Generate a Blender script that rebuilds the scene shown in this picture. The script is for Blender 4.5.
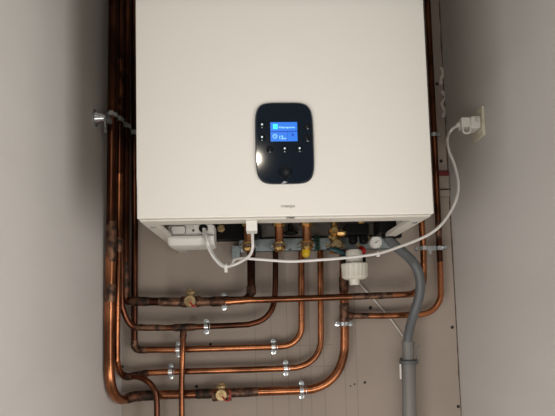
import bpy, bmesh, math, random
from mathutils import Vector, Matrix
random.seed(4)
PI = math.pi
sc = bpy.context.scene
COL = sc.collection
for o in list(bpy.data.objects): bpy.data.objects.remove(o)

# ------------------------------------------------------------------ camera
F = 450.0                         # focal length in pixels of the 555 px wide frame
DW, ZC = 1.04, 1.35               # camera distance to the back wall, camera height
CX, CY = 277.5, 285.0             # optical centre (the photo is a crop)
dY = Vector((258 - CX, -(315 - CY), -F)).normalized()
dZ = Vector((110 - CX, 5815 + CY, -F)).normalized()
dZ = (dZ - dZ.dot(dY) * dY).normalized()
dX = dY.cross(dZ).normalized()
RC = Matrix((dX, dY, dZ))         # camera -> world
cam_pos = Vector((0, -DW, ZC))
cd = bpy.data.cameras.new('camera'); cam = bpy.data.objects.new('camera', cd); COL.objects.link(cam)
cam.matrix_world = Matrix.Translation(cam_pos) @ RC.to_4x4()
cd.sensor_width = 36; cd.lens = 36 * F / 555; cd.shift_y = (CY - 208) / 555; cd.clip_start = .01
sc.camera = cam

# ------------------------------------------------------------------ world, lamps, exposure
w = bpy.data.worlds.new('world'); sc.world = w; w.use_nodes = True
w.node_tree.nodes['Background'].inputs[0].default_value = (1.0, .97, .93, 1)
w.node_tree.nodes['Background'].inputs[1].default_value = .10
def area(name, loc, target, size, power, color, sy=None):
    l = bpy.data.lights.new(name, 'AREA'); l.energy = power; l.color = color; l.size = size
    if sy: l.shape = 'RECTANGLE'; l.size_y = sy
    o = bpy.data.objects.new(name, l); COL.objects.link(o); o.location = loc
    o.rotation_euler = (Vector(target) - Vector(loc)).to_track_quat('-Z', 'Y').to_euler()
    return o
area('room_light_right', (1.15, -1.25, .90), (-.32, -.35, 1.3), .8, 18, (1, .97, .93), 1.1)
area('room_light_left', (-.85, -1.4, .65), (.46, -.20, 1.1), .8, 17, (1, .96, .92), 1.1)
area('room_light_low', (.1, -1.5, .7), (.05, 0, 1.3), 1.2, 7, (1, .93, .84), .6)
l = bpy.data.lights.new('ceiling_lamp_behind_viewer', 'POINT'); l.energy = 10; l.color = (1, .88, .72); l.shadow_soft_size = .02
o = bpy.data.objects.new('ceiling_lamp_behind_viewer', l); COL.objects.link(o); o.location = (.006, -2.45, 2.32)
sc.view_settings.view_transform = 'Standard'; sc.view_settings.look = 'None'
sc.view_settings.gamma = 1; sc.view_settings.use_curve_mapping = False; sc.view_settings.exposure = 0.0

# ------------------------------------------------------------------ helpers
def P(px, py, Y):
    """pixel of the photo -> point on the plane at depth Y (wall = 0)"""
    d = RC @ Vector((px - CX, -(py - CY), -F))
    return cam_pos + d * ((Y + DW) / d.y)
def PX(px, py, X):
    d = RC @ Vector((px - CX, -(py - CY), -F))
    return cam_pos + d * (X / d.x)
def rad(wpx, Y): return wpx / 2 * (DW + Y) / F

def link(name, bm, mat, parent=None, smooth=True, bevel=0, seg=2):
    me = bpy.data.meshes.new(name)
    bmesh.ops.recalc_face_normals(bm, faces=bm.faces)
    bm.to_mesh(me); bm.free()
    if mat: me.materials.append(mat)
    if smooth:
        for p in me.polygons: p.use_smooth = True
        me.set_sharp_from_angle(angle=math.radians(35))
    o = bpy.data.objects.new(name, me); COL.objects.link(o)
    if parent: o.parent = parent; o.matrix_parent_inverse = parent.matrix_world.inverted()
    if bevel:
        m = o.modifiers.new('bevel', 'BEVEL'); m.width = bevel; m.segments = seg; m.limit_method = 'ANGLE'
    return o
def tag(o, label=None, cat=None, group=None, kind=None):
    if label: o['label'] = label
    if cat: o['category'] = cat
    if group: o['group'] = group
    if kind: o['kind'] = kind
    return o
def thing(name, loc, label, cat, group=None):
    o = bpy.data.objects.new(name, None); COL.objects.link(o); o.location = loc; o.empty_display_size = .02
    o.matrix_world = Matrix.Translation(loc)
    return tag(o, label, cat, group)
def B(): return bmesh.new()
def box(bm, x0, x1, y0, y1, z0, z1, M=None):
    vs = [bm.verts.new(Vector((x, y, z)) if M is None else M @ Vector((x, y, z))) for x in (x0, x1) for y in (y0, y1) for z in (z0, z1)]
    for f in ((0,1,3,2),(4,6,7,5),(0,4,5,1),(2,3,7,6),(0,2,6,4),(1,5,7,3)):
        bm.faces.new([vs[i] for i in f])
def ring_frames(pts):
    T = []
    for i in range(len(pts)):
        a = pts[max(i-1,0)]; b = pts[min(i+1,len(pts)-1)]
        T.append((b - a).normalized())
    n = T[0].orthogonal().normalized(); fr = []
    for t in T:
        n = (n - t * n.dot(t)).normalized(); fr.append((n, t.cross(n)))
    return fr
def tube(bm, pts, r, seg=16, cap=True):
    pts = [Vector(p) for p in pts]
    fr = ring_frames(pts); rs = r if isinstance(r, (list, tuple)) else [r] * len(pts)
    rings = []
    for p, (n, b), q in zip(pts, fr, rs):
        rings.append([bm.verts.new(p + (n * math.cos(2*PI*k/seg) + b * math.sin(2*PI*k/seg)) * q) for k in range(seg)])
    for a, b in zip(rings, rings[1:]):
        for k in range(seg): bm.faces.new((a[k], a[(k+1)%seg], b[(k+1)%seg], b[k]))
    if cap: bm.faces.new(rings[0]); bm.faces.new(rings[-1])
def spline(pts, n=8):
    """Catmull-Rom through the points"""
    pts = [Vector(p) for p in pts]; out = []
    q = [pts[0]*2 - pts[1]] + pts + [pts[-1]*2 - pts[-2]]
    for i in range(1, len(q) - 2):
        a, b, c, d = q[i-1:i+3]
        for k in range(n):
            t = k / n
            out.append(.5*((2*b) + (c-a)*t + (2*a-5*b+4*c-d)*t*t + (3*b-a-3*c+d)*t**3))
    out.append(pts[-1]); return out
def fillet(pts, R, n=10):
    """straight runs joined by arcs of radius R (R may be a list per corner)"""
    pts = [Vector(p) for p in pts]; out = [pts[0]]
    for i in range(1, len(pts) - 1):
        r = R[i-1] if isinstance(R, (list, tuple)) else R
        a, p, c = pts[i-1], pts[i], pts[i+1]
        u = (a - p).normalized(); v = (c - p).normalized(); ang = u.angle(v)
        if ang > PI - .03 or r == 0: out.append(p); continue
        d = min(r / math.tan(ang/2), (a-p).length*.49, (c-p).length*.49); r = d * math.tan(ang/2)
        cen = p + (u + v).normalized() * (r / math.sin(ang/2))
        s = p + u*d - cen; e = p + v*d - cen; tot = s.angle(e)
        for k in range(n + 1):
            t = k / n
            out.append(cen + (s * math.sin((1-t)*tot) + e * math.sin(t*tot)) / math.sin(tot))
    out.append(pts[-1]); return out
def cyl(bm, a, b, r, seg=20, r2=None): tube(bm, [a, b], [r, r if r2 is None else r2], seg)
def lathe(bm, origin, axis, prof, seg=24, ridge=0, nr=0):
    """prof: (distance along axis, radius)"""
    origin = Vector(origin); axis = Vector(axis).normalized(); n = axis.orthogonal().normalized(); b = axis.cross(n)
    rings = []
    for (h, r) in prof:
        ring = []
        for k in range(seg):
            rr = r
            if ridge and k % 2 == 0: rr = r * (1 - ridge)
            ring.append(bm.verts.new(origin + axis*h + (n*math.cos(2*PI*k/seg) + b*math.sin(2*PI*k/seg))*rr))
        rings.append(ring)
    for a, c in zip(rings, rings[1:]):
        for k in range(seg): bm.faces.new((a[k], a[(k+1)%seg], c[(k+1)%seg], c[k]))
    bm.faces.new(rings[0]); bm.faces.new(rings[-1])
def torus(bm, c, axis, R, r, n=24, m=10, squash=1):
    c = Vector(c); axis = Vector(axis).normalized(); u = axis.orthogonal().normalized(); v = axis.cross(u)
    rings = []
    for i in range(n):
        d = u*math.cos(2*PI*i/n) + v*math.sin(2*PI*i/n)
        rings.append([bm.verts.new(c + d*(R + r*math.cos(2*PI*k/m)*squash) + axis*r*math.sin(2*PI*k/m)) for k in range(m)])
    for i in range(n):
        a, b = rings[i], rings[(i+1)%n]
        for k in range(m): bm.faces.new((a[k], b[k], b[(k+1)%m], a[(k+1)%m]))
def band(bm, c, axis, R, h, t=.0012, n=24):
    """flat ring (clip band) round an axis"""
    c = Vector(c); axis = Vector(axis).normalized(); u = axis.orthogonal().normalized(); v = axis.cross(u)
    q = []
    for i in range(n):
        d = u*math.cos(2*PI*i/n) + v*math.sin(2*PI*i/n)
        q.append([bm.verts.new(c + d*rr + axis*hh) for rr, hh in ((R,-h/2),(R+t,-h/2),(R+t,h/2),(R,h/2))])
    for i in range(n):
        a, b = q[i], q[(i+1)%n]
        for k in range(4): bm.faces.new((a[k], b[k], b[(k+1)%4], a[(k+1)%4]))
def rrect(w_, h_, r, n=6, bow=0):
    """rounded rectangle outline in (x, z), centred"""
    out = []
    for cx, cz, a0 in ((w_/2-r, h_/2-r, 0), (-w_/2+r, h_/2-r, PI/2), (-w_/2+r, -h_/2+r, PI), (w_/2-r, -h_/2+r, 3*PI/2)):
        for k in range(n+1):
            a = a0 + PI/2*k/n; out.append((cx + r*math.cos(a), cz + r*math.sin(a)))
    return out
def prism(bm, outline, origin, depth, yscale=1.0, inset=0):
    """outline (x,z) at origin, extruded towards the viewer (-Y) by depth"""
    o = Vector(origin)
    a = [bm.verts.new(o + Vector((x, 0, z))) for x, z in outline]
    L = [a]
    if inset:
        L.append([bm.verts.new(o + Vector((x, -depth*.6, z))) for x, z in outline])
        L.append([bm.verts.new(o + Vector((x*(1-inset), -depth, z*(1-inset*.7)))) for x, z in outline])
    else: L.append([bm.verts.new(o + Vector((x, -depth, z))) for x, z in outline])
    n = len(a)
    for p, q in zip(L, L[1:]):
        for k in range(n): bm.faces.new((p[k], p[(k+1)%n], q[(k+1)%n], q[k]))
    bm.faces.new(L[0]); bm.faces.new(L[-1])
def text(name, s, loc, size, mat, parent, rot=(PI/2, 0, 0), depth=.0003, align='LEFT', bold=0):
    cu = bpy.data.curves.new(name, 'FONT'); cu.body = s; cu.size = size; cu.extrude = depth/2; cu.align_x = align; cu.offset = bold
    tmp = bpy.data.objects.new(name, cu); COL.objects.link(tmp)
    bpy.context.view_layer.update()
    me = bpy.data.meshes.new_from_object(tmp.evaluated_get(bpy.context.evaluated_depsgraph_get()))
    bpy.data.objects.remove(tmp)
    o = bpy.data.objects.new(name, me); me.materials.clear(); me.materials.append(mat); COL.objects.link(o)
    o.location = loc; o.rotation_euler = rot
    if parent: o.parent = parent; o.matrix_parent_inverse = parent.matrix_world.inverted()
    return o

# ------------------------------------------------------------------ materials
def pmat(name, color, rough=.5, metal=0, noise=0, scale=30, bump=0, bscale=None, c2=None, coat=0, spec=.5, emit=None, estr=1, stretch=None, lo=.4, hi=.6):
    m = bpy.data.materials.new(name); m.use_nodes = True; nt = m.node_tree; N = nt.nodes; Lk = nt.links
    b = N['Principled BSDF']; b.inputs['Base Color'].default_value = (*color, 1)
    b.inputs['Roughness'].default_value = rough; b.inputs['Metallic'].default_value = metal
    b.inputs['Coat Weight'].default_value = coat; b.inputs['Specular IOR Level'].default_value = spec
    g = N.new('ShaderNodeNewGeometry'); vec = g.outputs['Position']
    if stretch:
        mp = N.new('ShaderNodeMapping'); mp.inputs['Scale'].default_value = stretch; Lk.new(vec, mp.inputs[0]); vec = mp.outputs[0]
    t = N.new('ShaderNodeTexNoise'); t.inputs['Scale'].default_value = scale; t.inputs['Detail'].default_value = 4
    Lk.new(vec, t.inputs['Vector'])
    r = N.new('ShaderNodeValToRGB'); r.color_ramp.elements[0].position = lo; r.color_ramp.elements[1].position = hi
    a = c2 if c2 else tuple(c*.93 for c in color)
    r.color_ramp.elements[0].color = (*a, 1); r.color_ramp.elements[1].color = (*color, 1)
    Lk.new(t.outputs['Fac'], r.inputs[0]); Lk.new(r.outputs[0], b.inputs['Base Color'])
    if bump:
        t2 = N.new('ShaderNodeTexNoise'); t2.inputs['Scale'].default_value = bscale or scale*3; t2.inputs['Detail'].default_value = 5
        Lk.new(vec, t2.inputs['Vector'])
        bp = N.new('ShaderNodeBump'); bp.inputs['Strength'].default_value = bump; bp.inputs['Distance'].default_value = .002
        Lk.new(t2.outputs['Fac'], bp.inputs['Height']); Lk.new(bp.outputs[0], b.inputs['Normal'])
    if emit: b.inputs['Emission Color'].default_value = (*emit, 1); b.inputs['Emission Strength'].default_value = estr
    return m
M_wall_side = pmat('painted_side_wall', (.575, .55, .525), .8, scale=3, bump=.13, bscale=160, c2=(.55, .525, .50), stretch=(1, 1, 2.2))
M_board = pmat('beige_wall_board', (.365, .305, .262), .75, scale=5, bump=.1, bscale=120, c2=(.335, .28, .24))
M_ceil = pmat('ceiling_paint', (.6, .58, .55), .9); M_floor = pmat('floor_tile', (.25, .22, .2), .6, scale=8)
M_white = pmat('white_enamel', (.765, .74, .69), .4, scale=4, c2=(.755, .73, .68))
M_rail = pmat('cream_powder_coat', (.62, .59, .53), .45, scale=12)
M_under = pmat('grey_base_plate', (.22, .21, .20), .5, .3, scale=20)
M_darkp = pmat('dark_panel', (.13, .115, .10), .7, scale=20)
M_black = pmat('black_plastic', (.005, .005, .005), .5, spec=.15)
M_key = pmat('key_black', (.004, .006, .009), .3, spec=.3)
M_gloss = pmat('glossy_black_panel', (.004, .009, .018), .06, coat=.6)
M_pcase = pmat('white_plastic', (.74, .72, .68), .4, scale=10)
M_trap = pmat('cream_plastic', (.72, .69, .61), .4, scale=10)
M_cable = pmat('white_cable_sheath', (.78, .76, .73), .4, scale=10)
M_socket = pmat('ivory_plastic', (.66, .62, .50), .4, scale=10)
M_grey = pmat('grey_pvc', (.105, .112, .118), .5, scale=15, c2=(.092, .10, .105))
M_greyp = pmat('grey_waste_pipe', (.185, .18, .17), .5, scale=15, c2=(.165, .16, .15))
M_zinc = pmat('galvanised_steel', (.55, .60, .62), .38, .8, scale=60, c2=(.38, .42, .44))
M_plate = pmat('galvanised_plate', (.36, .42, .43), .5, .5, scale=40, c2=(.27, .32, .33))
M_chrome = pmat('bright_zinc', (.80, .84, .88), .22, .9, scale=60)
M_brass = pmat('brass', (.85, .60, .26), .28, 1, scale=60, c2=(.55, .34, .12))
M_brasst = pmat('tarnished_brass', (.50, .38, .20), .45, .6, scale=80, c2=(.34, .24, .12))
M_copper = pmat('copper', (.53, .215, .10), .27, 1, scale=14, c2=(.20, .078, .04), bump=.06, bscale=60)
M_copper_b = pmat('polished_copper', (.95, .47, .24), .24, 1, scale=20, c2=(.85, .36, .17))
M_copper_d = pmat('aged_copper', (.27, .10, .055), .30, 1, scale=12, c2=(.10, .04, .025), bump=.06, bscale=60)
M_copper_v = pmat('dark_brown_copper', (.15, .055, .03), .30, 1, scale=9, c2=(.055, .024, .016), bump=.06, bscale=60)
M_char = pmat('scorched_copper', (.20, .085, .05), .5, .8, scale=60, c2=(.03, .024, .02), bump=.5, bscale=200, lo=.42, hi=.68)
M_char_l = pmat('flux_stained_copper', (.25, .13, .08), .45, .8, scale=70, c2=(.05, .032, .026), bump=.4, bscale=200)
M_red = pmat('red_plastic', (.42, .015, .012), .4, scale=20)
M_redd = pmat('dull_red_tape', (.17, .02, .02), .6, scale=20)
M_yellow = pmat('yellow_plastic', (.75, .50, .02), .4, scale=20)
M_teal = pmat('teal_plastic', (.01, .05, .06), .4, scale=20)
M_green = pmat('green_plastic', (.01, .07, .045), .5, scale=20)
M_dot = pmat('dark_hole', (.015, .013, .012), .7)
M_plaster = pmat('filler_plaster', (.70, .66, .60), .9, scale=90, bump=.6, bscale=300)
M_crack = pmat('dark_gap', (.07, .045, .035), .9, scale=60, c2=(.16, .12, .10))
M_print = pmat('grey_print', (.42, .40, .37), .6)
M_printd = pmat('dark_print', (.10, .09, .08), .6)
M_scr = pmat('lit_blue_screen', (.01, .05, .2), .3, emit=(.012, .17, .72), estr=1.0)
M_scr2 = pmat('lit_blue_tile', (.01, .05, .2), .3, emit=(.03, .23, .92), estr=1.0)
M_scrt = pmat('lit_white_text', (.2, .3, .4), .3, emit=(.25, .66, 1.0), estr=1.0)
M_scrg = pmat('lit_cyan_icon', (.05, .3, .3), .3, emit=(.02, .80, .85), estr=1.0)
M_scrd = pmat('screen_dark_line', (.0, .01, .1), .3, emit=(.0, .03, .40), estr=1.0)
M_led = pmat('lit_key_symbol', (.3, .3, .3), .4, emit=(.55, .66, .72), estr=1.0)
M_silver = pmat('silver_print', (.6, .6, .62), .3, .5)
M_dial = pmat('gauge_dial', (.8, .8, .76), .4)

# pencil lines on the back board
def pencil(mat, xs, zr, zs, xr):
    nt = mat.node_tree; N = nt.nodes; Lk = nt.links; b = N['Principled BSDF']
    src = b.inputs['Base Color'].links[0].from_socket
    g = N.new('ShaderNodeNewGeometry'); s = N.new('ShaderNodeSeparateXYZ'); Lk.new(g.outputs['Position'], s.inputs[0])
    def m(op, a, c=None, d=None):
        n = N.new('ShaderNodeMath'); n.operation = op
        for i, v in enumerate((a, c, d)):
            if v is None: continue
            if isinstance(v, (int, float)): n.inputs[i].default_value = v
            else: Lk.new(v, n.inputs[i])
        return n.outputs[0]
    def lines(coord, vals, other, rng):
        acc = None
        for v in vals:
            k = m('COMPARE', coord, float(v), .0009)
            acc = k if acc is None else m('MAXIMUM', acc, k)
        a = m('GREATER_THAN', other, float(rng[0])); c = m('LESS_THAN', other, float(rng[1]))
        return m('MULTIPLY', m('MULTIPLY', a, c), acc)
    tot = m('MAXIMUM', lines(s.outputs[0], xs, s.outputs[2], zr), lines(s.outputs[2], zs, s.outputs[0], xr))
    mx = N.new('ShaderNodeMix'); mx.data_type = 'RGBA'
    Lk.new(m('MULTIPLY', tot, .36), mx.inputs[0]); Lk.new(src, mx.inputs[6]); mx.inputs[7].default_value = (.12, .10, .09, 1)
    Lk.new(mx.outputs[2], b.inputs['Base Color'])
pencil(M_board, [P(x, 350, 0).x for x in (255.5, 271.5, 287.5, 300, 310, 323.5, 344, 356)],
       (P(300, 430, 0).z, P(300, 262, 0).z), [P(300, y, 0).z for y in (291, 345.5, 367)], (P(250, 300, 0).x, P(332, 300, 0).x))

# ------------------------------------------------------------------ setting
XL = P(121.5, 370, 0).x; XR = P(457, 327, 0).x
YF, ZT = -.66, 2.30
def struct(name, bm, mat, **k): return tag(link(name, bm, mat, smooth=False, **k), kind='structure')
bm = B(); box(bm, XL-.1, XR+.1, 0, .1, 0, ZT); struct('wall_back', bm, M_board)
bm = B(); box(bm, XL-.1, XL, YF, 0, 0, ZT); struct('wall_left', bm, M_wall_side)
bm = B(); box(bm, XR, XR+.1, YF, 0, 0, ZT); struct('wall_right', bm, M_wall_side)
bm = B(); box(bm, XL-.1, XR+.1, YF, .1, -.05, 0); struct('floor', bm, M_floor)
bm = B(); box(bm, XL-.1, XR+.1, YF, .1, ZT, ZT+.05); struct('ceiling', bm, M_ceil)
bm = B(); box(bm, XL-.1, XR+.1, YF-.08, YF, 1.92, ZT+.05); struct('unseen_header', bm, M_ceil)  # unseen header over the opening, added and set low to darken the upper alcove

# gap between board and right wall, with smears of filler
bm = B(); zz = 0.0; a = random.Random(3)
pts = []
while zz < ZT: pts.append(zz); zz += .03
prev = None
for z in pts:
    wd = .0016 + a.random()*.0022
    cur = [bm.verts.new((XR-.0005, -.0008, z)), bm.verts.new((XR-wd, -.0008, z)), bm.verts.new((XR-wd, .0005, z)), bm.verts.new((XR-.0005, .0005, z))]
    if prev:
        for k in range(4): bm.faces.new((prev[k], prev[(k+1)%4], cur[(k+1)%4], cur[k]))
    else: bm.faces.new(cur)
    prev = cur
bm.faces.new(prev)
struct('trim_1', bm, M_crack)
def smear(pxs, wd, name, label):
    bm = B(); r = random.Random(len(pxs) + int(pxs[0][1]))
    path = spline([P(x, y, -.004) for x, y in pxs], 6)
    tube(bm, path, [wd*(.5 + .6*r.random()) * (0.25 if i in (0, len(path)-1) else 1) for i in range(len(path))], 8)
    for v in bm.verts: v.co.y = -.001 + (v.co.y + .004)*.35; v.co.x = min(v.co.x, XR-.0005)
    tag(link(name, bm, M_plaster), label, 'filler')
smear([(441,66),(444,72),(441.5,79),(442,84)], .0055, 'filler_smear', 'upper lumpy smear of white filler in the corner beside the pipe, above the socket')
smear([(442,90),(446,96),(442.5,103),(445,110),(443.5,117)], .005, 'filler_smear', 'lower crumbly smear of white filler in the corner, level with the wall socket')

# ------------------------------------------------------------------ boiler
FY = DW*0 - (DW - F*.44/295)          # front plane Y
zb = P(285, 216, FY).z
bl = P(137, 218, FY).x; br = P(434, 214.5, FY).x
bt = 2.08; REC = .06; BY = -.003
boiler = thing('gas_boiler', Vector(((bl+br)/2, BY, zb)), 'large white wall-hung gas boiler with a black control panel and blue screen', 'boiler')
YR = -.165
bm = B()
box(bm, bl, br, FY, BY, zb+REC, bt)                       # body
box(bm, bl, br, FY, FY+.014, zb, zb+REC)                  # front apron
box(bm, bl, bl+.002, FY+.014, BY, zb, zb+REC); box(bm, br-.002, br, FY+.014, YR, zb, zb+REC)
bmesh.ops.remove_doubles(bm, verts=bm.verts, dist=1e-5)
link('casing', bm, M_white, boiler, bevel=.0025, seg=3)
bm = B(); box(bm, bl+.003, br-.003, FY+.005, FY+.034, zb-.0035, zb-.0002)
link('bottom_lip', bm, M_rail, boiler, bevel=.001)
bm = B(); box(bm, bl+.003, br-.003, FY+.016, BY-.002, zb+REC-.006, zb+REC-.0005); link('base_plate', bm, M_under, boiler)
bm = B(); box(bm, bl+.03, P(392, 232, -.02).x, -.022, -.004, P(290, 237, -.02).z, zb+REC-.001); link('dark_back_panel', bm, M_darkp, boiler)  # dark panel added at the back, from the base plate down to the rail
for s, x0, x1 in ((-1, bl+.0005, bl+.021), (1, br-.021, br-.0005)):
    ye = BY-.003 if s < 0 else YR
    bm = B(); box(bm, x0, x1, FY+.02, ye, zb-.002, zb+.0005)
    xi = x1 if s < 0 else x0
    box(bm, min(xi, xi+s*.002), max(xi, xi+s*.002), FY+.03, ye, zb, zb+.006)
    rl = link('side_rail', bm, M_rail, boiler, bevel=.0006)
    for yy in (FY+.055,):
        bm = B(); lathe(bm, ((x0+x1)/2, yy, zb-.002), (0, 0, -1), [(0, .0045), (.0008, .0045), (.0018, .003)], 16)
        link('screw', bm, M_zinc, rl)
# maker's print
text('logo', 'intergas', P(281, 207.6, FY) + Vector((0, -.0004, 0)), .0068, M_print, boiler)
t_ = P(286.5, 220.3, FY+.004)
text('edge_marking', 'XTREME', Vector((t_.x, FY+.0045, zb-.0032)), .0034, M_printd, boiler, bold=.0001)

# control panel
pc = P(284.5, 143.6, FY); pw = 60.0*.44/295; ph = 85.0*.44/295
def panel_outline(w_, h_):
    out = []
    n = 96
    for k in range(n):
        a_ = 2*PI*k/n; c, s = math.cos(a_), math.sin(a_); e = 2/5.2
        x = abs(c)**e*(1 if c > 0 else -1)*w_/2; z = abs(s)**e*(1 if s > 0 else -1)*h_/2
        out.append((x, z))
    return out
bm = B(); prism(bm, panel_outline(pw, ph), (pc.x, FY+.0005, pc.z), .0055, inset=.04)
panel = link('control_panel', bm, M_gloss, boiler)
FP = FY - .0052
def fp(px, py, d=0): q = P(px, py, FP); return Vector((q.x, FP - d, q.z))
def flat(name, px0, py0, px1, py1, mat, d0, d1, parent=panel):
    a_ = fp(px0, py0); b_ = fp(px1, py1); bm = B()
    box(bm, min(a_.x, b_.x), max(a_.x, b_.x), FP-d1, FP-d0, min(a_.z, b_.z), max(a_.z, b_.z))
    return link(name, bm, mat, parent, smooth=False)
flat('screen', 270.2, 122.3, 297.6, 141.2, M_scr, -.0005, .0003)
flat('screen_tile', 270.8, 132.4, 286.6, 140.6, M_scr, .0003, .0004)
flat('screen_divider', 270.6, 131.3, 297.2, 131.9, M_scrd, .0003, .0005)
flat('screen_divider', 287.2, 131.6, 287.8, 140.8, M_scrd, .0003, .0005)
flat('screen_icon', 272.9, 124.2, 277.8, 129.2, M_scrg, .0003, .0005)
text('screen_text', 'Klokprogramma', fp(278.9, 128.3, .0006), .0037, M_scrt, panel, bold=.00008)
text('screen_text', '12', fp(278.6, 139.2, .0006), .0074, M_scrt, panel, bold=.00012)
text('screen_text', 'uur', fp(283.2, 139.2, .0006), .0037, M_scrt, panel, bold=.00008)
bm = B(); q = fp(275, 136.4, .0006); torus(bm, q, (0, 1, 0), .0031, .0005, 24, 8)
box(bm, q.x-.0003, q.x+.0003, q.y-.0003, q.y+.0003, q.z, q.z+.0022); box(bm, q.x, q.x+.0016, q.y-.0003, q.y+.0003, q.z-.0003, q.z+.0003)
link('clock_icon', bm, M_scrt, panel)
bm = B(); q = fp(292.8, 134.9, .0004); lathe(bm, q, (0, -1, 0), [(0, .0019), (.0002, .0019)], 6); link('status_icon', bm, M_scrd, panel)
for (x, y) in ((262, 124.6), (262, 137.2), (307.6, 125.8), (307.6, 138), (270, 149), (284.7, 148.6), (299.6, 148.4)):
    bm = B(); lathe(bm, fp(x, y+.6, -.0004), (0, -1, 0), [(0, .0056), (.0008, .0056), (.0011, .0050)], 20); link('touch_key', bm, M_key, panel)
    dim = x > 305 or x == 270
    if not dim:
        bm = B(); q = fp(x, y, .0008); s = .0013; prism(bm, rrect(2*s, 2*s, .0006, 3), q, .0002); link('key_symbol', bm, M_led, panel)
    bm = B(); q = fp(x, y+3.2, .0008); prism(bm, rrect(.0012, .0010, .0004, 3), q, .0002); link('key_light', bm, M_led, panel)
bm = B(); lathe(bm, fp(285, 172.3, -.0006), (0, -1, 0), [(0, .0102), (.001, .0102), (.0022, .0095), (.0018, .0085)], 32); link('dial_knob', bm, M_key, panel)
bm = B(); q = fp(283.4, 182.6, .0002)
for dx in (0, .0022, .0042):
    tube(bm, spline([q + Vector((dx-.003, 0, -.002)), q + Vector((dx-.001, 0, .0002)), q + Vector((dx+.002, 0, .0022 - dx*.3))], 5), .00035, 6)
link('silver_emblem', bm, M_silver, panel)

# pipe stubs that leave the boiler
def vpt(px, py, Y, wx=None): return P(px, py, Y)
YS = -.078
zpl = zb + REC - .006
nutz = 244.5
def stub(px, wpx, py_end, collar=True, mat=M_copper_b):
    q = P(px, py_end, YS); x = q.x; r = rad(wpx, YS)
    bm = B(); tube(bm, [(x, YS, zpl), (x, YS, q.z)], r, 20); s_ = link('connection_stub', bm, mat, boiler)
    if collar:
        c = P(px, 226, YS).z
        bm = B(); lathe(bm, (x, YS, c-.002), (0, 0, 1), [(0, r*1.1), (.002, r*1.55), (.010, r*1.55), (.013, r*1.2)], 6); link('collar_nut', bm, M_brass, s_)
        bm = B(); lathe(bm, (x, YS, c+.012), (0, 0, 1), [(0, r*1.5), (.004, r*1.9), (.01, r*1.9), (.02, r*1.3)], 24); link('outlet_flange', bm, M_brasst, s_)
    return s_
stub(248.3, 8.6, 243); stub(279.4, 8.8, 243); stub(307.2, 9, 243)
# black tank base beside the outlet box
a_ = P(209, 226, -.05); b_ = P(262, 239.5, -.05)
bm = B(); cx = (a_.x+b_.x)/2; hw = (b_.x-a_.x)/2; zb_ = b_.z; n_ = 40
prism(bm, [(math.cos(2*PI*k/n_)*hw, max(-.016, math.sin(2*PI*k/n_)*.030)*(1 if math.sin(2*PI*k/n_) < 0 else 1.6)) for k in range(n_)], (cx, -.024, zb_+.017), .032, inset=.05)
tank = link('black_tank_base', bm, M_black, boiler)
bm = B(); lathe(bm, P(221, 228.5, -.058), (0, -1, 0), [(-.003, .009), (.004, .009), (.006, .006)], 6); link('tank_nut', bm, M_brasst, tank)
bm = B(); c = P(290.5, 234.2, -.045); lathe(bm, (c.x, c.y, c.z), (0, 0, 1), [(0, .012), (.0015, .017), (.004, .017), (.006, .005), (.05, .005)], 24); link('rubber_grommet', bm, M_black, boiler)
# clip-on connector hanging at the front lip
a_ = P(246, 217.5, FY+.02); b_ = P(257.3, 231.5, FY+.02)
bm = B(); box(bm, a_.x, b_.x, FY+.012, FY+.040, b_.z, zb-.003); box(bm, a_.x+.002, b_.x-.002, FY+.016, FY+.036, zb-.003, zb+.02)
conn = link('cable_entry_cover', bm, M_pcase, boiler, bevel=.001)
# black drain spigot
q = P(388.5, 232, -.17)
bm = B(); box(bm, q.x-.022, q.x+.016, q.y-.02, q.y+.03, q.z-.004, zpl); lathe(bm, (q.x, q.y, q.z-.012), (0, 0, 1), [(0, .0125), (.012, .0145), (.02, .0145)], 24)
box(bm, q.x+.012, q.x+.024, q.y-.008, q.y+.008, q.z-.012, q.z-.002)
link('drain_outlet', bm, M_black, boiler, bevel=.0008)

# ------------------------------------------------------------------ mounting rail of connections
a_ = P(239, 238, -.03); b_ = P(390, 249, -.03)
rail = thing('mounting_rail', Vector(((a_.x+b_.x)/2, 0, b_.z)), 'galvanised steel mounting rail carrying brass nuts under the boiler', 'bracket')
zt, zl = a_.z-.0025, a_.z-.0325
bm = B(); box(bm, a_.x, b_.x, -.032, -.030, zl, zt); box(bm, a_.x, b_.x, -.032, -.001, zt-.002, zt); box(bm, a_.x, b_.x, -.032, -.022, zl, zl+.002)
link('plate', bm, M_plate, rail, bevel=.0004)
for (x, y) in ((290, 249.5), (313, 240.5), (328, 249), (332, 243), (245, 240)):
    bm = B(); q = P(x, y, -.032); prism(bm, rrect(.006, .0028, .0013, 4), (q.x, -.0315, q.z), .001); link('slot', bm, M_dot, rail)
q = P(234.5, 251.5, -.03)
bm = B(); box(bm, q.x-.006, q.x+.012, -.032, -.001, q.z-.015, q.z+.013); link('end_bracket', bm, M_plate, rail, bevel=.001)
for dz in (-.006, .005):
    bm = B(); lathe(bm, (q.x-.001, -.032, q.z+dz), (0, -1, 0), [(0, .0022), (.0014, .0018)], 10); link('screw', bm, M_zinc, rail)
for px in (241.5, 244):
    for py in (240, 245.5, 251):
        p_ = P(px+.5, py, -.034); bm = B(); lathe(bm, p_, (0, -1, 0), [(-.002, .0042), (.003, .0042), (.004, .003)], 6); link('bolt', bm, M_zinc, rail)
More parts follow.
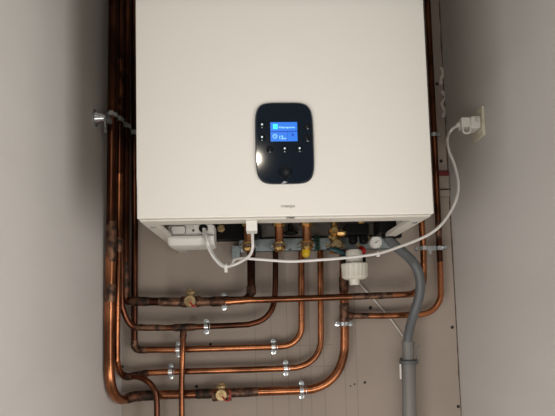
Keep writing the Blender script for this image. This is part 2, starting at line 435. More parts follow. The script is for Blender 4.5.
def railnut(px, py, r, dark=False):
    q = P(px, py, YS)
    bm = B(); lathe(bm, (q.x, YS-.002, q.z-.009), (0, .35, 1), [(-.005, r*.55), (-.001, r*.95), (.004, r*.95), (.006, r*.7)], 6)
    torus(bm, (q.x, YS, q.z+.001), (0, .35, 1), r*.92, .0020, 24, 8)
    n_ = link('union_nut', bm, M_brasst if dark else M_brass, rail)
    bm = B(); box(bm, q.x-.0045, q.x+.0045, YS, -.030, q.z-.004, q.z+.004)
    for s in (-1, 1): lathe(bm, (q.x+s*(r+.002), YS+.01, q.z-.001), (0, -1, 0), [(-.05, .003), (.004, .0042), (.0055, .0025)], 6)
    link('lug_bolt', bm, M_zinc, rail)
    return n_
railnut(248.3, 245.5, .0128); railnut(279.3, 245.2, .0132); railnut(307, 244, .0136)
q = P(317.2, 243.5, -.036)
bm = B(); box(bm, q.x-.0052, q.x+.0052, -.041, -.032, q.z-.016, q.z+.016); gb = link('green_terminal', bm, M_green, rail, bevel=.001)
for k in range(4):
    bm = B(); cyl(bm, (q.x, -.0405, q.z-.012+k*.008), (q.x, -.0425, q.z-.012+k*.008), .0026, 10); link('terminal_screw', bm, M_black, gb)
q = P(306.3, 253.2, -.075)
yc = thing('plastic_cap', q, 'small yellow plastic cap below the brass nut of the middle copper stub', 'cap')
bm = B(); lathe(bm, q + Vector((0, 0, .008)), (-.1, -.25, -1), [(0, .0085), (.003, .0092), (.013, .0085), (.016, .0065)], 20, ridge=.06); link('cap', bm, M_yellow, yc)
bm = B(); tube(bm, [q + Vector((0, 0, .014)), q + Vector((0, 0, .006))], .0055, 16); link('threaded_neck', bm, M_brass, yc)

# ------------------------------------------------------------------ brass filling assembly, right
q = P(336, 240, -.07)
fv = thing('filling_valve', q, 'cast brass filling valve with teal lever hanging right of the copper stubs', 'valve')
bm = B()
z1 = zpl; x = q.x
lathe(bm, (x-.003, -.07, P(336, 254, -.07).z), (0, 0, 1), [(0, .007), (.004, .012), (.014, .013), (.018, .009), (.026, .0085), (.03, .012), (.038, .012), (.042, .008), (.052, .0075), (.075, .0075)], 14)
link('valve_body', bm, M_brass, fv)
bm = B(); p_ = P(334, 231, -.075); lathe(bm, p_, (0, -1, 0), [(-.01, .012), (.006, .012), (.010, .008)], 6); link('hex_cap', bm, M_brass, fv)
bm = B(); p_ = P(337, 233.5, -.08); cyl(bm, p_, p_ + Vector((.018, 0, 0)), .0065, 6); link('side_port', bm, M_brass, fv)
bm = B(); p_ = P(337, 244.5, -.08); lathe(bm, p_, (0, -1, .1), [(-.006, .013), (.004, .013), (.008, .009)], 8); link('union_nut', bm, M_brasst, fv)
for dx, dy in ((-8, 2), (7, 3), (-6, -6), (5, -12)):
    bm = B(); p_ = P(336+dx, 243+dy, -.072); lathe(bm, p_, (0, -1, 0), [(-.008, .004), (.005, .004), (.006, .0025)], 6); link('bolt', bm, M_brasst, fv)
bm = B(); p0 = P(329.5, 249, -.09); p1 = P(337, 250.5, -.092); p2 = P(346, 254.5, -.09)
tube(bm, spline([p0, p1, p2], 6), [.0035+.0025*math.sin(i/12*PI) for i in range(13)], 10); link('lever', bm, M_teal, fv)
q = P(359, 233, -.085)
bv = thing('pressure_relief_valve', q, 'black two-lobed relief valve with a red cap between brass valve and gauge', 'valve')
bm = B(); box(bm, P(344.5, 230, -.085).x, P(367, 230, -.085).x, -.105, -.065, P(355, 236, -.085).z, P(355, 225, -.085).z)
link('valve_body', bm, M_black, bv, bevel=.003, seg=3)
for px in (352.5, 363):
    bm = B(); lathe(bm, P(px, 233, -.09), (0, -.25, -1), [(0, .0085), (.006, .0098), (.02, .0098), (.024, .0075)], 16, ridge=.05); link('lobe_cap', bm, M_black, bv)
bm = B(); p_ = P(361, 224, -.085); cyl(bm, (p_.x, p_.y, p_.z-.004), (p_.x, p_.y, zpl), .0085, 8); link('brass_tail', bm, M_brass, bv)
bm = B(); cyl(bm, P(357, 244, -.09), P(362, 249, -.09), .0045, 10); link('brass_elbow', bm, M_brasst, bv)
bm = B(); lathe(bm, P(362.2, 250.5, -.095), (.15, -.5, -1), [(-.008, .0055), (-.003, .0085), (.004, .0085), (.007, .006)], 12, ridge=.08); link('red_cap', bm, M_red, bv)
bm = B(); cyl(bm, P(366, 236, -.08), P(372, 241, -.08), .004, 10); link('gauge_arm', bm, M_brasst, bv)
q = P(375.6, 242.3, -.09)
gg = thing('pressure_gauge', q, 'small round white pressure gauge beside the grey drain hose', 'gauge')
ax = Vector((0, -1, -.1)).normalized(); R_ = rad(12.5, -.09)
bm = B(); lathe(bm, q, ax, [(-.012, R_*.8), (-.01, R_), (.004, R_), (.005, R_*.9), (.0035, R_*.86)], 32); link('housing', bm, M_pcase, gg)
bm = B(); lathe(bm, q, ax, [(.003, R_*.86), (.0038, R_*.86)], 32); dl = link('dial', bm, M_dial, gg)
bm = B()
for k in range(9):
    an = math.radians(-40 + k*32.5); d0 = Vector((-math.cos(an), 0, math.sin(an)))
    tube(bm, [q + ax*.0042 + d0*R_*.62, q + ax*.0042 + d0*R_*.78], .00035, 5)
link('scale_marks', bm, M_printd, dl)
bm = B(); tube(bm, [q + ax*.0046 + Vector((-.0028, 0, -.002)), q + ax*.0046 + Vector((.006, 0, .0042))], [.0007, .0003], 6); cyl(bm, q + ax*.0038, q + ax*.0052, .0013, 12)
link('needle', bm, M_printd, dl)

# white trap
q = P(354.6, 272, -.105)
tr = thing('condensate_trap', q, 'white plastic trap with a ribbed screw cap hanging below the black valve', 'trap')
zt_ = P(355, 251, -.105).z; z2 = P(355, 264, -.105).z; z3 = P(355, 279.5, -.105).z; z4 = P(355, 285, -.105).z
bm = B(); lathe(bm, (q.x, q.y, z2-.002), (0, 0, 1), [(0, rad(17, -.105)), (zt_-z2, rad(16.5, -.105)), (zt_-z2+.004, rad(14, -.105))], 32); link('body', bm, M_trap, tr)
RR = rad(26.5, -.105); h = z2 - z3
bm = B(); lathe(bm, (q.x, q.y, z3), (0, 0, 1), [(0, RR*.72), (.003, RR*.90), (.006, RR*.99), (h*.75, RR), (h*.8, RR*1.02), (h, RR*1.02), (h+.002, RR*.8)], 40, ridge=.05); link('ribbed_cap', bm, M_trap, tr)
bm = B(); lathe(bm, (q.x-.001, q.y, z4), (0, 0, 1), [(0, rad(9, -.105)), (.002, rad(10, -.105)), (z3-z4, rad(10.5, -.105))], 24); link('nipple', bm, M_trap, tr)
bm = B(); box(bm, P(343.6, 258, -.09).x, P(366, 258, -.09).x, -.090, -.060, P(355, 262.5, -.09).z, P(355, 253.5, -.09).z)
link('bracket_block', bm, M_black, tr, bevel=.002)

# ------------------------------------------------------------------ copper pipes
PIPES = []
def pipe(label, pts, wpx, R=.035, mat=M_copper, shade_above=None, smooth=False, group=None):
    Yref = pts[len(pts)//2][2]
    W = [P(*p) if len(p) == 3 else Vector(p[1:]) for p in pts]
    path = spline(W, 8) if smooth else fillet(W, R)
    t = thing('copper_pipe', min(W, key=lambda v: v.z).copy(), label, 'pipe', group)
    bm = B(); r = rad(wpx, Yref); tube(bm, path, r, 20); tb = link('tube', bm, mat, t)
    if shade_above:                                   # dimness beside the boiler painted as darker copper above a height
        tb.data.materials.append(M_copper_v); jx, jz = shade_above
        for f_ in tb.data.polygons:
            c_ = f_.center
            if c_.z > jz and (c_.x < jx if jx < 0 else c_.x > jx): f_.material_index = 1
    PIPES.append((t, r)); return t, r
def sleeve(t, r, p0, p1, k=1.13, mat=M_char, name='soldered_joint', mid=None):
    bm = B(); a_, b_ = P(*p0), P(*p1)
    pts = [a_] + ([P(*m_) for m_ in mid] if mid else []) + [b_]
    if mid: pts = spline(pts, 6)
    else: pts = [a_.lerp(b_, i/6) for i in range(7)]
    n = len(pts)
    tube(bm, pts, [r*(k if 0 < i < n-1 else 1.01) * (1 + .03*math.sin(i*2.1)) for i in range(n)], 18)
    return link(name, bm, mat, t)
TOP = -60
# left group, rising past the boiler
t, r = pipe('thickest copper pipe, nearest the left wall, forming the lowest horizontal run',
     [(114, TOP, -.12), (111.5, 200, -.12), (109.7, 300, -.12), (109.2, 350, -.12), (109.8, 375, -.12), (112.8, 391, -.105), (119, 399, -.07), (126, 399, -.04), (134, 396.6, -.03), (150, 395.3, -.03), (200, 393.8, -.03), (247, 392, -.03), (302, 390, -.03), (316, 388, -.03), (328, 382, -.03), (338, 371, -.03), (343.6, 355, -.03), (344.6, 338, -.03), (344.2, 300, -.03), (343.5, 250.5, -.03)],
     8.8, mat=M_copper, smooth=True, shade_above=(-.05, P(111, 250, -.12).z))
big_t, big_r = t, r
sleeve(t, r, (126.5, 399, -.039), (158, 394.9, -.03), 1.15, M_char, mid=[(134, 396.6, -.03), (145, 395.6, -.03)])
sleeve(t, r, (196, 393.9, -.03), (214, 393.3, -.03), 1.12)
sleeve(t, r, (229, 393, -.03), (258, 391.6, -.03), 1.06, M_char_l)
sleeve(t, r, (111.6, 222, -.12), (111, 262, -.12), 1.05, M_char_l)
sleeve(t, r, (110.4, 284, -.12), (109.8, 302, -.12), 1.08, M_char_l)
sleeve(t, r, (344.3, 303, -.03), (344.5, 327, -.03), 1.12, M_char_l, name='tee_fitting')
sleeve(t, r, (343.7, 276, -.03), (343.9, 293, -.03), 1.1, M_char)
t, r = pipe('slim copper pipe right of the thick left one, bending into the second-lowest run',
     [(121, TOP, -.092), (119.3, 200, -.092), (117.3, 300, -.092), (116.8, 350, -.09), (117.2, 362, -.088), (119.5, 371, -.07), (125, 376.6, -.045), (133, 376, -.03), (150, 372.8, -.03), (200, 371, -.03), (250, 369.6, -.03), (290, 368, -.03), (300, 366.6, -.03), (309, 362.5, -.03), (316.5, 355, -.03), (320.2, 345, -.03), (320.8, 330, -.03), (320.3, 251, -.03)],
     6.2, mat=M_copper, smooth=True, shade_above=(-.05, P(119, 165, -.092).z))
sleeve(t, r, (123, 375.3, -.052), (149, 372.8, -.03), 1.18, M_char, mid=[(128, 376.7, -.037), (137, 375.2, -.03)])
sleeve(t, r, (118.9, 238, -.092), (118.6, 252, -.092), 1.1, M_char_l)
sleeve(t, r, (120.2, 60, -.092), (119.9, 110, -.092), 1.02, M_copper)
br_t, br_r = pipe('short copper branch curving off the second-lowest run and dropping at the bottom left',
     [(131, 376.5, -.034), (139, 377.2, -.045), (147, 381, -.055), (153.6, 388, -.058), (156.5, 398, -.058), (157, 425, -.058), (157.5, 520, -.058)], 5.8, mat=M_copper_d, smooth=True)
t, r = pipe('scorched copper pipe with a brass valve, upper left horizontal run feeding the first boiler stub',
     [(127.5, TOP, -.045), (125.6, 200, -.045), (125.2, 301, -.045), (185, 302.2, -.047), (251.3, 300, -.047), (251, 250.5, -.036)], 8.2, R=[0, .008, 0, .022], mat=M_copper_v)
sleeve(t, r, (125.3, 262, -.045), (125.3, 297, -.045), 1.1, M_char)
sleeve(t, r, (129.5, 301, -.0455), (150, 301.6, -.046), 1.14, M_char, name='elbow_joint')
sleeve(t, r, (159, 301.7, -.046), (185, 302.2, -.047), 1.12, M_char_l)
sleeve(t, r, (196.5, 302, -.047), (210, 301.6, -.047), 1.1, M_char_l)
sleeve(t, r, (210, 301.6, -.047), (231, 300.9, -.047), 1.28, M_char)
sleeve(t, r, (251.2, 285.5, -.043), (251.3, 295, -.046), 1.16, M_char)
sleeve(t, r, (251, 251, -.036), (251.1, 257, -.037), 1.1, M_char)
pipe('slim copper pipe closest to the left side of the boiler, making the third run down',
     [(134, TOP, -.02), (134.8, 230, -.02), (134.2, 349.8, -.02), (180, 349.6, -.022), (262, 347.2, -.022), (301.6, 345.5, -.022), (301.3, 251, -.03)], 6.4, R=[0, .014, 0, 0, .05], mat=M_copper, shade_above=(-.05, P(134, 343, -.02).z))
t, r = PIPES[-1]
sleeve(t, r, (134.3, 340, -.02), (147, 350, -.021), 1.12, M_char_l, name='elbow_joint', mid=[(134.9, 346.5, -.02), (138.5, 349.6, -.02)])
t, r = pipe('charred slim copper run with a tee, second from top, rising to the second stub',
     [(122, 240, -.06), (121.6, 298, -.06), (123.5, 311, -.056), (128.5, 322, -.05), (135, 327, -.046), (150, 328, -.046), (184, 327.4, -.046), (240, 325, -.046), (251, 323.8, -.045), (262, 320, -.043), (270, 312.5, -.04), (274, 302, -.036), (275.3, 285, -.034), (275.5, 251, -.034)], 5.8, mat=M_copper_v, smooth=True)
sleeve(t, r, (136, 327.3, -.046), (166, 327.9, -.046), 1.1, M_char_l)
sleeve(t, r, (172, 327.7, -.046), (197, 326.9, -.046), 1.3, M_char, name='tee_fitting')
t, r = pipe('copper pipe dropping straight from a tee across the horizontal runs to below the frame',
     [(183.5, 326.5, -.046), (183.2, 334, -.05), (182.6, 350, -.055), (181.6, 385, -.056), (181.9, 420, -.056), (182.3, 520, -.056)], 5.6, mat=M_copper, smooth=True)
sleeve(t, r, (183.5, 329, -.047), (183.1, 339, -.0515), 1.2, M_char)
t, r = pipe('bright copper pipe crossing in front of the verticals, rising behind the boiler',
     [(226, 302, -.058), (246, 300.3, -.066), (300, 298.6, -.066), (345, 296.9, -.066), (378, 295.7, -.066), (423.8, 293.8, -.06), (423.4, 250, -.045), (420, 200, -.045), (412, TOP, -.045)], 6.6, R=[0,0,0,0,.042,0,0], mat=M_copper)
sleeve(t, r, (352, 296.6, -.066), (392, 295.2, -.066), 1.05, M_char_l)
t, r = pipe('outermost right copper pipe, leaving a tee and curving up beside the right wall',
     [(345, 315.7, -.03), (380, 315.8, -.03), (392, 315.6, -.03), (441.2, 313.5, -.03), (440, 262, -.03), (436.2, 180, -.03), (427.5, 0, -.03), (424.8, TOP, -.03)], 6.2, R=[0,0,.05,0,0,0], mat=M_copper, shade_above=(.2, P(438, 230, -.03).z))
sleeve(t, r, (350, 315.8, -.03), (368, 315.8, -.03), 1.06, M_char_l)
sleeve(t, r, (346.5, 315.7, -.03), (353, 315.8, -.03), 1.35, M_char)
sleeve(t, r, (438.2, 222, -.03), (438.9, 240, -.03), 1.05, M_char_l)

# ------------------------------------------------------------------ inline ball valves
def ball_valve(px, py, Y, label, capx, capy, redside):
    q = P(px, py, Y)
    t = thing('ball_valve', q, label, 'valve', 'brass valves on the copper pipes')
    u = (P(px+10, py-.25, Y) - q).normalized(); r = big_r
    bm = B(); lathe(bm, q - u*.021, u, [(0, r*1.2), (.006, r*1.35), (.012, r*1.2), (.03, r*1.2), (.036, r*1.35), (.042, r*1.2)], 12); link('valve_body', bm, M_char_l, t)
    f = P(px-.6, py-.5, Y-.012)
    bm = B(); lathe(bm, f, (0, -1, 0), [(-.006, .0125), (.004, .0125), (.006, .0115), (.006, .004), (.009, .004)], 28); hd = link('round_face', bm, M_brasst, t)
    bm = B(); lathe(bm, P(capx, capy+2.2, Y-.006), (0, 0, 1), [(-.006, .0075), (0, .0075), (.002, .0115), (.006, .0115), (.008, .008), (.012, .0065)], 14); link('spindle_cap', bm, M_brasst, t)
    bm = B()
    if redside: tube(bm, spline([P(px+a_, py+b_, Y-.020) for a_, b_ in ((-.2, .3), (2, 3.4), (4, 5.4), (6.4, 5.2), (8, 2.8), (8.2, -1), (7.2, -5))], 6), [.0015]*37, 8)
    else: tube(bm, spline([P(px+a_, py+b_, Y-.020) for a_, b_ in ((-.8, -.6), (0, 1.5), (1.6, 3.8), (3.6, 4.8), (5, 3.6))], 6), [.001, .001, .001] + [.0019]*22, 8)
    link('red_tag', bm, M_red, t)
    bm = B(); torus(bm, f + Vector((0, -.007, 0)), (0, -1, 0), .0036, .0011, 18, 8); link('spindle_ring', bm, M_brass if redside else M_red, t)
ball_valve(190.8, 301.6, -.047, 'brass ball valve with red mark on the scorched upper run', 190.8, 292.5, False)
ball_valve(222, 395.3, -.03, 'brass ball valve with a looped red tag on the lowest pipe run', 221.5, 386, True)

# ------------------------------------------------------------------ pipe clips
def clip(px, py, Y, w_, ax, label, group='galvanised clips on the horizontal pipes', below=False, scr=True):
    """band round the pipe, ears above and below screwed to the wall"""
    q = P(px, py, Y); r = rad(w_, Y) + .0006
    t = thing('pipe_clip', Vector((q.x, 0, q.z)), label, 'clip', group)
    axis = Vector((1, 0, 0)) if ax == 'h' else Vector((0, 0, 1)); cross = Vector((0, 0, 1)) if ax == 'h' else Vector((1, 0, 0))
    bm = B(); band(bm, q, axis, r, .0085, .0016); link('band', bm, M_chrome, t)
    for s in (-1, 1):
        e = q + cross*s*(r+.0045)
        bm = B()
        lathe(bm, e + Vector((0, .004, 0)), (0, -1, 0), [(0, .0058), (.0035, .0058), (.004, .0050)], 16)
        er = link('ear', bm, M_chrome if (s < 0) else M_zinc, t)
        bm = B(); lathe(bm, e + Vector((0, 0, 0)), (0, -1, 0), [(0, .0030), (.0022, .0028), (.003, .0012)], 10); link('screw', bm, M_zinc, er)
        bm = B(); a_ = e + Vector((0, .004, 0)); tube(bm, [a_, Vector((a_.x, 0.0, a_.z))], .0024, 8); link('stud', bm, M_zinc, t)
    if ax == 'h':
        bm = B(); o_ = q + axis*.0052; torus(bm, o_, axis + Vector((0, .4, 0)), r*1.15, .0009, 20, 6); link('wire_spring', bm, M_chrome, t)
clip(206.3, 326.6, -.046, 5.8, 'h', 'bright clip on the charred run, just below the upper valve')
clip(178.2, 349.6, -.022, 6.4, 'h', 'clip half hidden behind the vertical copper drop pipe')
clip(170.8, 371.6, -.03, 6.2, 'h', 'clip on the second-lowest run, left of the vertical drop pipe')
clip(273.4, 346.8, -.022, 6.4, 'h', 'clip on the third run, just before its bend upwards')
clip(285.8, 368.2, -.03, 6.2, 'h', 'clip on the second-lowest run, right half of the picture')
clip(301.6, 390.2, -.03, 8.8, 'h', 'clip on the lowest copper run, near its bend upwards')
clip(224, 301.6, -.047, 8, 'h', 'clip mostly behind the scorched upper run, right of its valve')
clip(344, 323.8, -.03, 8.8, 'v', 'clip on the vertical pipe just under the right-hand tee', group=None)
# double clip on the right pipes
t = thing('double_pipe_clip', P(431, 248, -.0), 'galvanised double clip joining the two right-hand vertical pipes', 'clip')
for px, Y, w_ in ((423.3, -.045, 6.6), (438.9, -.03, 6.2)):
    bm = B(); band(bm, P(px, 248.4, Y), (0, 0, 1), rad(w_, Y)+.0006, .009, .0016); link('band', bm, M_chrome, t)
for px in (416.4, 430, 445):
    q = P(px, 248.7 if px < 440 else 247.3, -.035); bm = B(); lathe(bm, q, (0, -1, 0), [(-.004, .0050), (.002, .0050), (.0045, .0035)], 6); link('screw', bm, M_zinc, t)
q = P(431, 248.2, -.035); bm = B(); box(bm, q.x-.010, q.x+.010, -.039, -.036, q.z-.0055, q.z+.0045); box(bm, q.x-.006, q.x+.0, -.038, -.036, q.z-.014, q.z); link('bridge', bm, M_zinc, t)
bm = B(); cyl(bm, (q.x, -.036, q.z), (q.x, 0, q.z), .003, 8); link('stud', bm, M_zinc, t)
# small clip high on the right
t = thing('pipe_clip', P(433, 135, 0), 'small clip high on the outer right pipe, level with the wall plug', 'clip')
q = P(434, 135.2, -.03); bm = B(); band(bm, q, (0, 0, 1), rad(6.2, -.03)+.0006, .008, .0016); link('band', bm, M_zinc, t)
bm = B(); q2 = P(438.5, 135, -.03); lathe(bm, q2, (0, -1, 0), [(-.003, .0045), (.002, .0045), (.004, .003)], 6); cyl(bm, q2, (q2.x, 0, q2.z), .0025, 8); link('screw', bm, M_zinc, t)

# bracket on the left wall
q = PX(94.5, 118, XL)
t = thing('pipe_bracket', q, 'zinc-plated bracket with a conical foot on the left wall holding the riser pipes', 'bracket')
bm = B(); lathe(bm, Vector((XL, q.y, q.z)), (1, 0, 0), [(0, .0165), (.002, .0165), (.004, .012), (.016, .008), (.020, .0065)], 24); link('conical_foot', bm, M_chrome, t)
pp = [P(112.4, 116, -.12), P(119.9, 120.5, -.092), P(126.2, 127, -.045), P(134.4, 134, -.02)]
bm = B(); st = Vector((XL+.018, q.y, q.z)); tube(bm, [st, Vector((st.x+.006, q.y+.02, q.z)), pp[0] + Vector((-.008, -.006, 0))], .004, 10); link('threaded_rod', bm, M_zinc, t)
for p_, w_ in zip(pp, (8.8, 6.2, 8.2, 6.2)):
    bm = B(); band(bm, p_, (0, 0, 1), rad(w_, p_.y)+.0006, .009, .0018)
    rr = rad(w_, p_.y); box(bm, p_.x-.002, p_.x+.006, p_.y-rr-.007, p_.y-rr-.001, p_.z-.0045, p_.z+.0045)
    link('clamp', bm, M_chrome if w_ > 8.5 else M_zinc, t)
bm = B(); tube(bm, [pp[0]+Vector((.004,.012,.0)), pp[1]+Vector((.002,.009,0)), pp[2]+Vector((.002,.012,0)), pp[3]+Vector((0,.012,0))], .003, 8); link('strap', bm, M_zinc, t)
p_ = P(105, 121, -.135); bm = B(); tube(bm, [p_, p_ + Vector((0, 0, -.018))], .0018, 8); lathe(bm, p_+Vector((0,0,-.018)), (0,0,-1), [(0,.0036),(.006,.0036),(.007,.002)], 6); link('hanging_bolt', bm, M_chrome, t)

# ------------------------------------------------------------------ outlet box under the boiler, left
Yo = -.20
a_ = P(168, 224.5, Yo); b_ = P(214.5, 246, Yo)
ob = thing('outlet_box', Vector(((a_.x+b_.x)/2, Yo, b_.z)), 'white plastic outlet box with a switch and plugged cable under the boiler left side', 'socket')
bm = B(); cx, cz = (a_.x+b_.x)/2, (a_.z+b_.z)/2; W_, H_ = b_.x-a_.x, a_.z-b_.z
prof = [(-.0, 0), (-.012, -.2), (.0, 0)]
# cross-section in (y,z): upright upper face, bulging lower lip
sec = [(Yo+.045, H_/2), (Yo+.002, H_/2), (Yo, H_/2-.002), (Yo-.002, .000), (Yo-.010, -.003), (Yo-.011, -.008), (Yo-.004, -H_/2+.002), (Yo+.004, -H_/2), (Yo+.045, -H_/2)]
rings = []
for x, k in ((a_.x, .86), (a_.x+.003, .95), (a_.x+.008, 1), (b_.x-.008, 1), (b_.x-.003, .95), (b_.x, .86)):
    rings.append([bm.verts.new((x, Yo+.017 + (y-Yo-.017)*k, cz + z*k)) for y, z in sec])
for p_, q_ in zip(rings, rings[1:]):
    for k in range(len(sec)): bm.faces.new((p_[k], p_[(k+1)%len(sec)], q_[(k+1)%len(sec)], q_[k]))
bm.faces.new(rings[0]); bm.faces.new(rings[-1]); link('housing', bm, M_pcase, ob)
q = P(178.5, 230.3, Yo); bm = B(); prism(bm, rrect(.0250, .0135, .0035), (q.x, Yo+.001, q.z), .004); link('rocker_switch', bm, M_pcase, ob)
bm = B(); 
oo = rrect(.0270, .0155, .0042); tube(bm, [Vector((q.x+x, Yo-.0014, q.z+z)) for x, z in oo + oo[:1]], .0006, 6, cap=False); link('switch_outline', bm, M_printd, ob)
q = P(193.4, 230.6, Yo); bm = B(); lathe(bm, (q.x, Yo, q.z), (0, -1, 0), [(0, .0028), (.002, .0024)], 14); link('indicator', bm, M_printd, ob)
q = P(203.4, 228.5, Yo); bm = B(); lathe(bm, (q.x, Yo-.0, q.z), (0, -1, 0), [(0, .0085), (.003, .0082), (.0032, .006)], 24); link('cable_gland', bm, M_black, ob)
bm = B(); prism(bm, rrect(.014, .008, .002), (P(190, 227, Yo).x, Yo+.001, P(190, 227, Yo).z), .0022); link('label_plate', bm, M_rail, ob)
bm = B(); box(bm, a_.x+.008, b_.x-.006, Yo+.010, Yo+.035, cz+H_/2-.001, zpl); link('hanger', bm, M_under, ob)

# ------------------------------------------------------------------ cables
g_ = P(203.6, 228.5, Yo-.004)
YP = PX(478.5, 125, XR-.006).y
YK = -.215
mains = thing('mains_cable', P(226, 268, YK), 'long white power cable sagging from the outlet box across to the wall plug', 'cable')
XS = XR
pl = [g_, P(205.5, 240, Yo-.012), P(211, 253, YK), P(219, 263.5, YK), P(226, 267.2, YK), P(231, 264.5, YK+.01), P(234.5, 259.4, YK+.015), P(243, 258.2, YK), P(262, 259.5, YK), P(290, 261.3, YK), P(320, 259.8, YK), P(350, 257.3, YK), P(378, 253.4, YK), P(400, 246.5, YK+.01), P(425, 236.5, YK+.02), P(440, 226, YK+.02), P(451, 211, YK+.03), P(457.5, 195, YK+.04), P(458, 180, YK+.055), P(454.5, 165, YK+.07), P(449, 151, YK+.08), P(447.5, 139, YK+.09), P(450.5, 131, YP-.01), P(456, 126.5, YP), P(460.5, 125.3, YP)]
bm = B(); tube(bm, spline(pl, 8), .0028, 12); link('cord', bm, M_cable, mains)
pe = pl[-1]; yp = pe.y
u = Vector((1, 0, 0))
Xp = XR - .0068          # socket face
zp = P(461.5, 125, pe.y).z
# plug: gripped front with ring handle, then body
bm = B(); box(bm, pe.x-.003, pe.x+.016, yp-.012, yp+.010, zp-.008, zp+.012)
lathe(bm, (pe.x-.002, yp, zp), (-1, 0, 0), [(0, .006), (.008, .0038)], 12)
box(bm, pe.x+.016, Xp-.001, yp-.014, yp+.014, zp-.012, zp+.013); link('plug_body', bm, M_pcase, mains, bevel=.003, seg=3)
bm = B(); oo = rrect(.0155, .0200, .005); tube(bm, [Vector((pe.x+.0075+x, yp-.010, zp-.011+z)) for x, z in oo + oo[:1]], .0021, 8, cap=False); link('plug_handle', bm, M_pcase, mains)
bm = B()
for k in range(3): box(bm, pe.x+.0235, pe.x+.0305-(.002 if k == 1 else 0), yp-.0146, yp-.0139, zp+.007-k*.003, zp+.0088-k*.003)
link('plug_print', bm, M_print, mains)

lead = thing('control_cable', P(226, 268, YK), 'short white cable looping from the boiler front edge to the outlet box', 'cable')
cc = P(252.3, 231.5, FY+.026)
pl2 = [Vector((cc.x, FY+.026, cc.z+.002)), P(252.6, 240, -.30), P(252.6, 248, -.28), P(249.5, 255.5, -.26), P(241, 261.5, -.24), P(232, 265.5, -.228), P(225.5, 266, -.22), P(218, 260.5, -.212), P(211, 250, -.208), P(206.8, 240, Yo-.018), P(204.9, 229, Yo-.004)]
bm = B(); tube(bm, spline(pl2, 8), .0026, 12); link('cord', bm, M_cable, lead)
def tie(px, py, Y, label, r=.0056, hh=.008):
    q = P(px, py, Y); t = thing('cable_tie', q, label, 'cable tie', 'white cable ties')
    bm = B(); band(bm, q, (1, 0, -.1), r, .004, .0012); link('strap', bm, M_cable, t)
    bm = B(); box(bm, q.x-.003, q.x+.003, q.y-.003, q.y+.003, q.z-r-hh, q.z-r+.0015); link('tie_head', bm, M_pcase, t, bevel=.0008)
tie(226, 266.7, YK-.003, 'white cable tie bunching the two cables below the outlet box', .0056, .005)
tie(378, 253.4, YK, 'tiny white cable tie on the long cable below the gauge', .0031, .003)

# wall socket on the right wall
s0 = PX(472, 130, XR-.005); s1 = PX(482.5, 120, XR-.005)
y0, y1 = s1.y, s0.y
zt_ = PX(483, 104.5, XR-.005).z; zb_ = PX(483, 135, XR-.005).z
so = thing('wall_socket', Vector((XR, (y0+y1)/2, zb_)), 'ivory surface-mounted wall socket on the right wall with the white plug in it', 'socket')
bm = B(); box(bm, XR-.005, XR, y0, y1, zb_, zt_); link('socket_plate', bm, M_socket, so, bevel=.001)
ym = yp; bm = B(); lathe(bm, (XR-.0052, ym, zp), (-1, 0, 0), [(0, .0185), (.0015, .0185), (.0016, .016)], 28); link('socket_insert', bm, M_socket, so)

# ------------------------------------------------------------------ drain hose and waste pipe
q0 = P(387.3, 236, -.125)
hose = thing('drain_hose', P(408, 341, -.045), 'grey flexible drain hose curving from boiler underside down to the waste pipe', 'hose')
hp = [P(387, 233.5, -.165), P(389.5, 239.5, -.16), P(396, 246.5, -.145), P(404.5, 253.5, -.13), P(412, 261, -.110), P(418, 271, -.105), P(420.3, 283, -.10), P(419, 297, -.092), P(414.5, 312, -.08), P(410.2, 326, -.062), P(408, 338, -.05), P(407.8, 350, -.045)]
bm = B(); tube(bm, spline(hp, 8), rad(9.6, -.10), 20); link('tube', bm, M_grey, hose)
wp = thing('waste_pipe', P(408.5, 416, -.045), 'grey plastic waste pipe below the hose, running down the wall with a socket collar', 'pipe')
za = P(407.6, 341, -.045); zbp = P(408.3, 361, -.045); zc_ = P(409.5, 416, -.045)
bm = B(); tube(bm, [za, zbp], rad(11.6, -.045), 24); link('reducer', bm, M_greyp, wp)
bm = B(); tube(bm, [zbp, P(408.6, 366, -.045), zc_, P(412, 560, -.045)], [rad(13.2,-.045), rad(13.6,-.045), rad(14, -.045), rad(14, -.045)], 24); link('tube', bm, M_greyp, wp)
cl = thing('pipe_clip', P(408, 362, 0), 'dark grey plastic clip round the waste pipe with a loop and pale cable end', 'clip')
q = P(408.2, 362, -.045); bm = B(); band(bm, q, (0, 0, 1), rad(14.6, -.045), .0085, .003); box(bm, q.x+.014, q.x+.021, q.y-.006, q.y+.006, q.z-.005, q.z+.005)
cyl(bm, q + Vector((0, .017, 0)), Vector((q.x, -.0, q.z)), .006, 12); link('band', bm, M_grey, cl, bevel=.0005)
bm = B(); p_ = P(416.8, 345, -.045); torus(bm, p_, (0, -1, 0), .0062, .0014, 20, 8); tube(bm, [p_ + Vector((0, 0, -.006)), P(416.5, 360, -.045)], .0016, 8); link('loop', bm, M_greyp, cl)
bm = B(); tube(bm, [P(400.3, 364, -.05), P(400.8, 379, -.05)], .0022, 8); link('pale_tail', bm, M_pcase, cl)
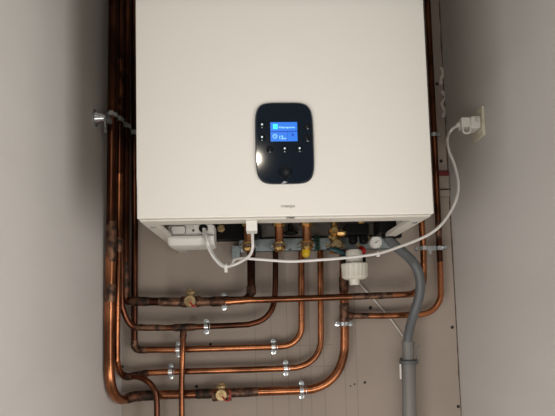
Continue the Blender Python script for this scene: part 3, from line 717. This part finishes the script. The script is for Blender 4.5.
# pale string running behind the hose
bm = B(); tube(bm, [P(356, 280, -.009), P(372, 297, -.004), P(393, 322, -.003), P(403, 336, -.003)], .0019, 6)
tag(link('pale_cord', bm, M_rail), 'thin pale cord running diagonally down the wall from the trap', 'cord')

# red-topped strip behind the right pipes
a_ = P(438, 171.5, -.0); b_ = P(449, 197, -.0)
t = thing('cover_strip', Vector(((a_.x+b_.x)/2, 0, b_.z)), 'small red-topped strip in the right corner behind the outer pipe', 'cover')
bm = B(); box(bm, a_.x-.012, b_.x, -.006, 0, b_.z, a_.z-.012); link('strip', bm, M_board, t, bevel=.0015)
bm = B(); box(bm, a_.x-.012, b_.x+.001, -.0075, 0, a_.z-.012, a_.z); link('red_end', bm, M_redd, t, bevel=.003, seg=3)
bm = B(); box(bm, a_.x-.006, b_.x+.0008, -.008, -.005, P(440, 190, 0).z-.002, P(440, 190, 0).z+.001, Matrix.Identity(4)); link('dark_band', bm, M_crack, t)

# ------------------------------------------------------------------ black screws and plug holes in the board
def dot(px, py, r, name, label, cat, proud=True):
    q = P(px, py, 0); bm = B(); r *= 1.2
    lathe(bm, (q.x, 0, q.z), (0, -1, 0), [(-.001, r), (.0006, r), (.0014, r*.7), (.0008, r*.3)], 12)
    tag(link(name, bm, M_dot), label, cat, 'black screws and holes in the board')
for px, py, r, lb in ((437, 84, .0034, 'black screw high in the right corner, between the two filler smears'),
                      (441, 161, .0034, 'black screw just above the red-topped strip'),
                      (452.2, 327.3, .0032, 'black screw near the right edge, lower than the outer pipe bend'),
                      (458.2, 406.5, .0032, 'black screw at the bottom right corner of the board'),
                      (370.5, 307.8, .0036, 'black screw between the bright pipe and the tee branch'),
                      (122.4, 366.6, .0028, 'black screw at the left corner beside the slim bend'),
                      (210.5, 344.3, .0030, 'black screw resting just above the third horizontal run'),
                      (196.5, 386.5, .0030, 'black screw just above the lowest run left of its valve'),
                      (364.8, 382.4, .0026, 'small dark screw to the right of the lowest bend')):
    dot(px, py, r, 'screw', lb, 'screw')
for px, py, lb in ((354.5, 384.2, 'tiny nail mark nearest the dark screw right of the lowest bend'), (350.5, 386, 'tiny nail mark nearest the lowest copper bend')):
    dot(px, py, .0014, 'nail_hole', lb, 'hole')
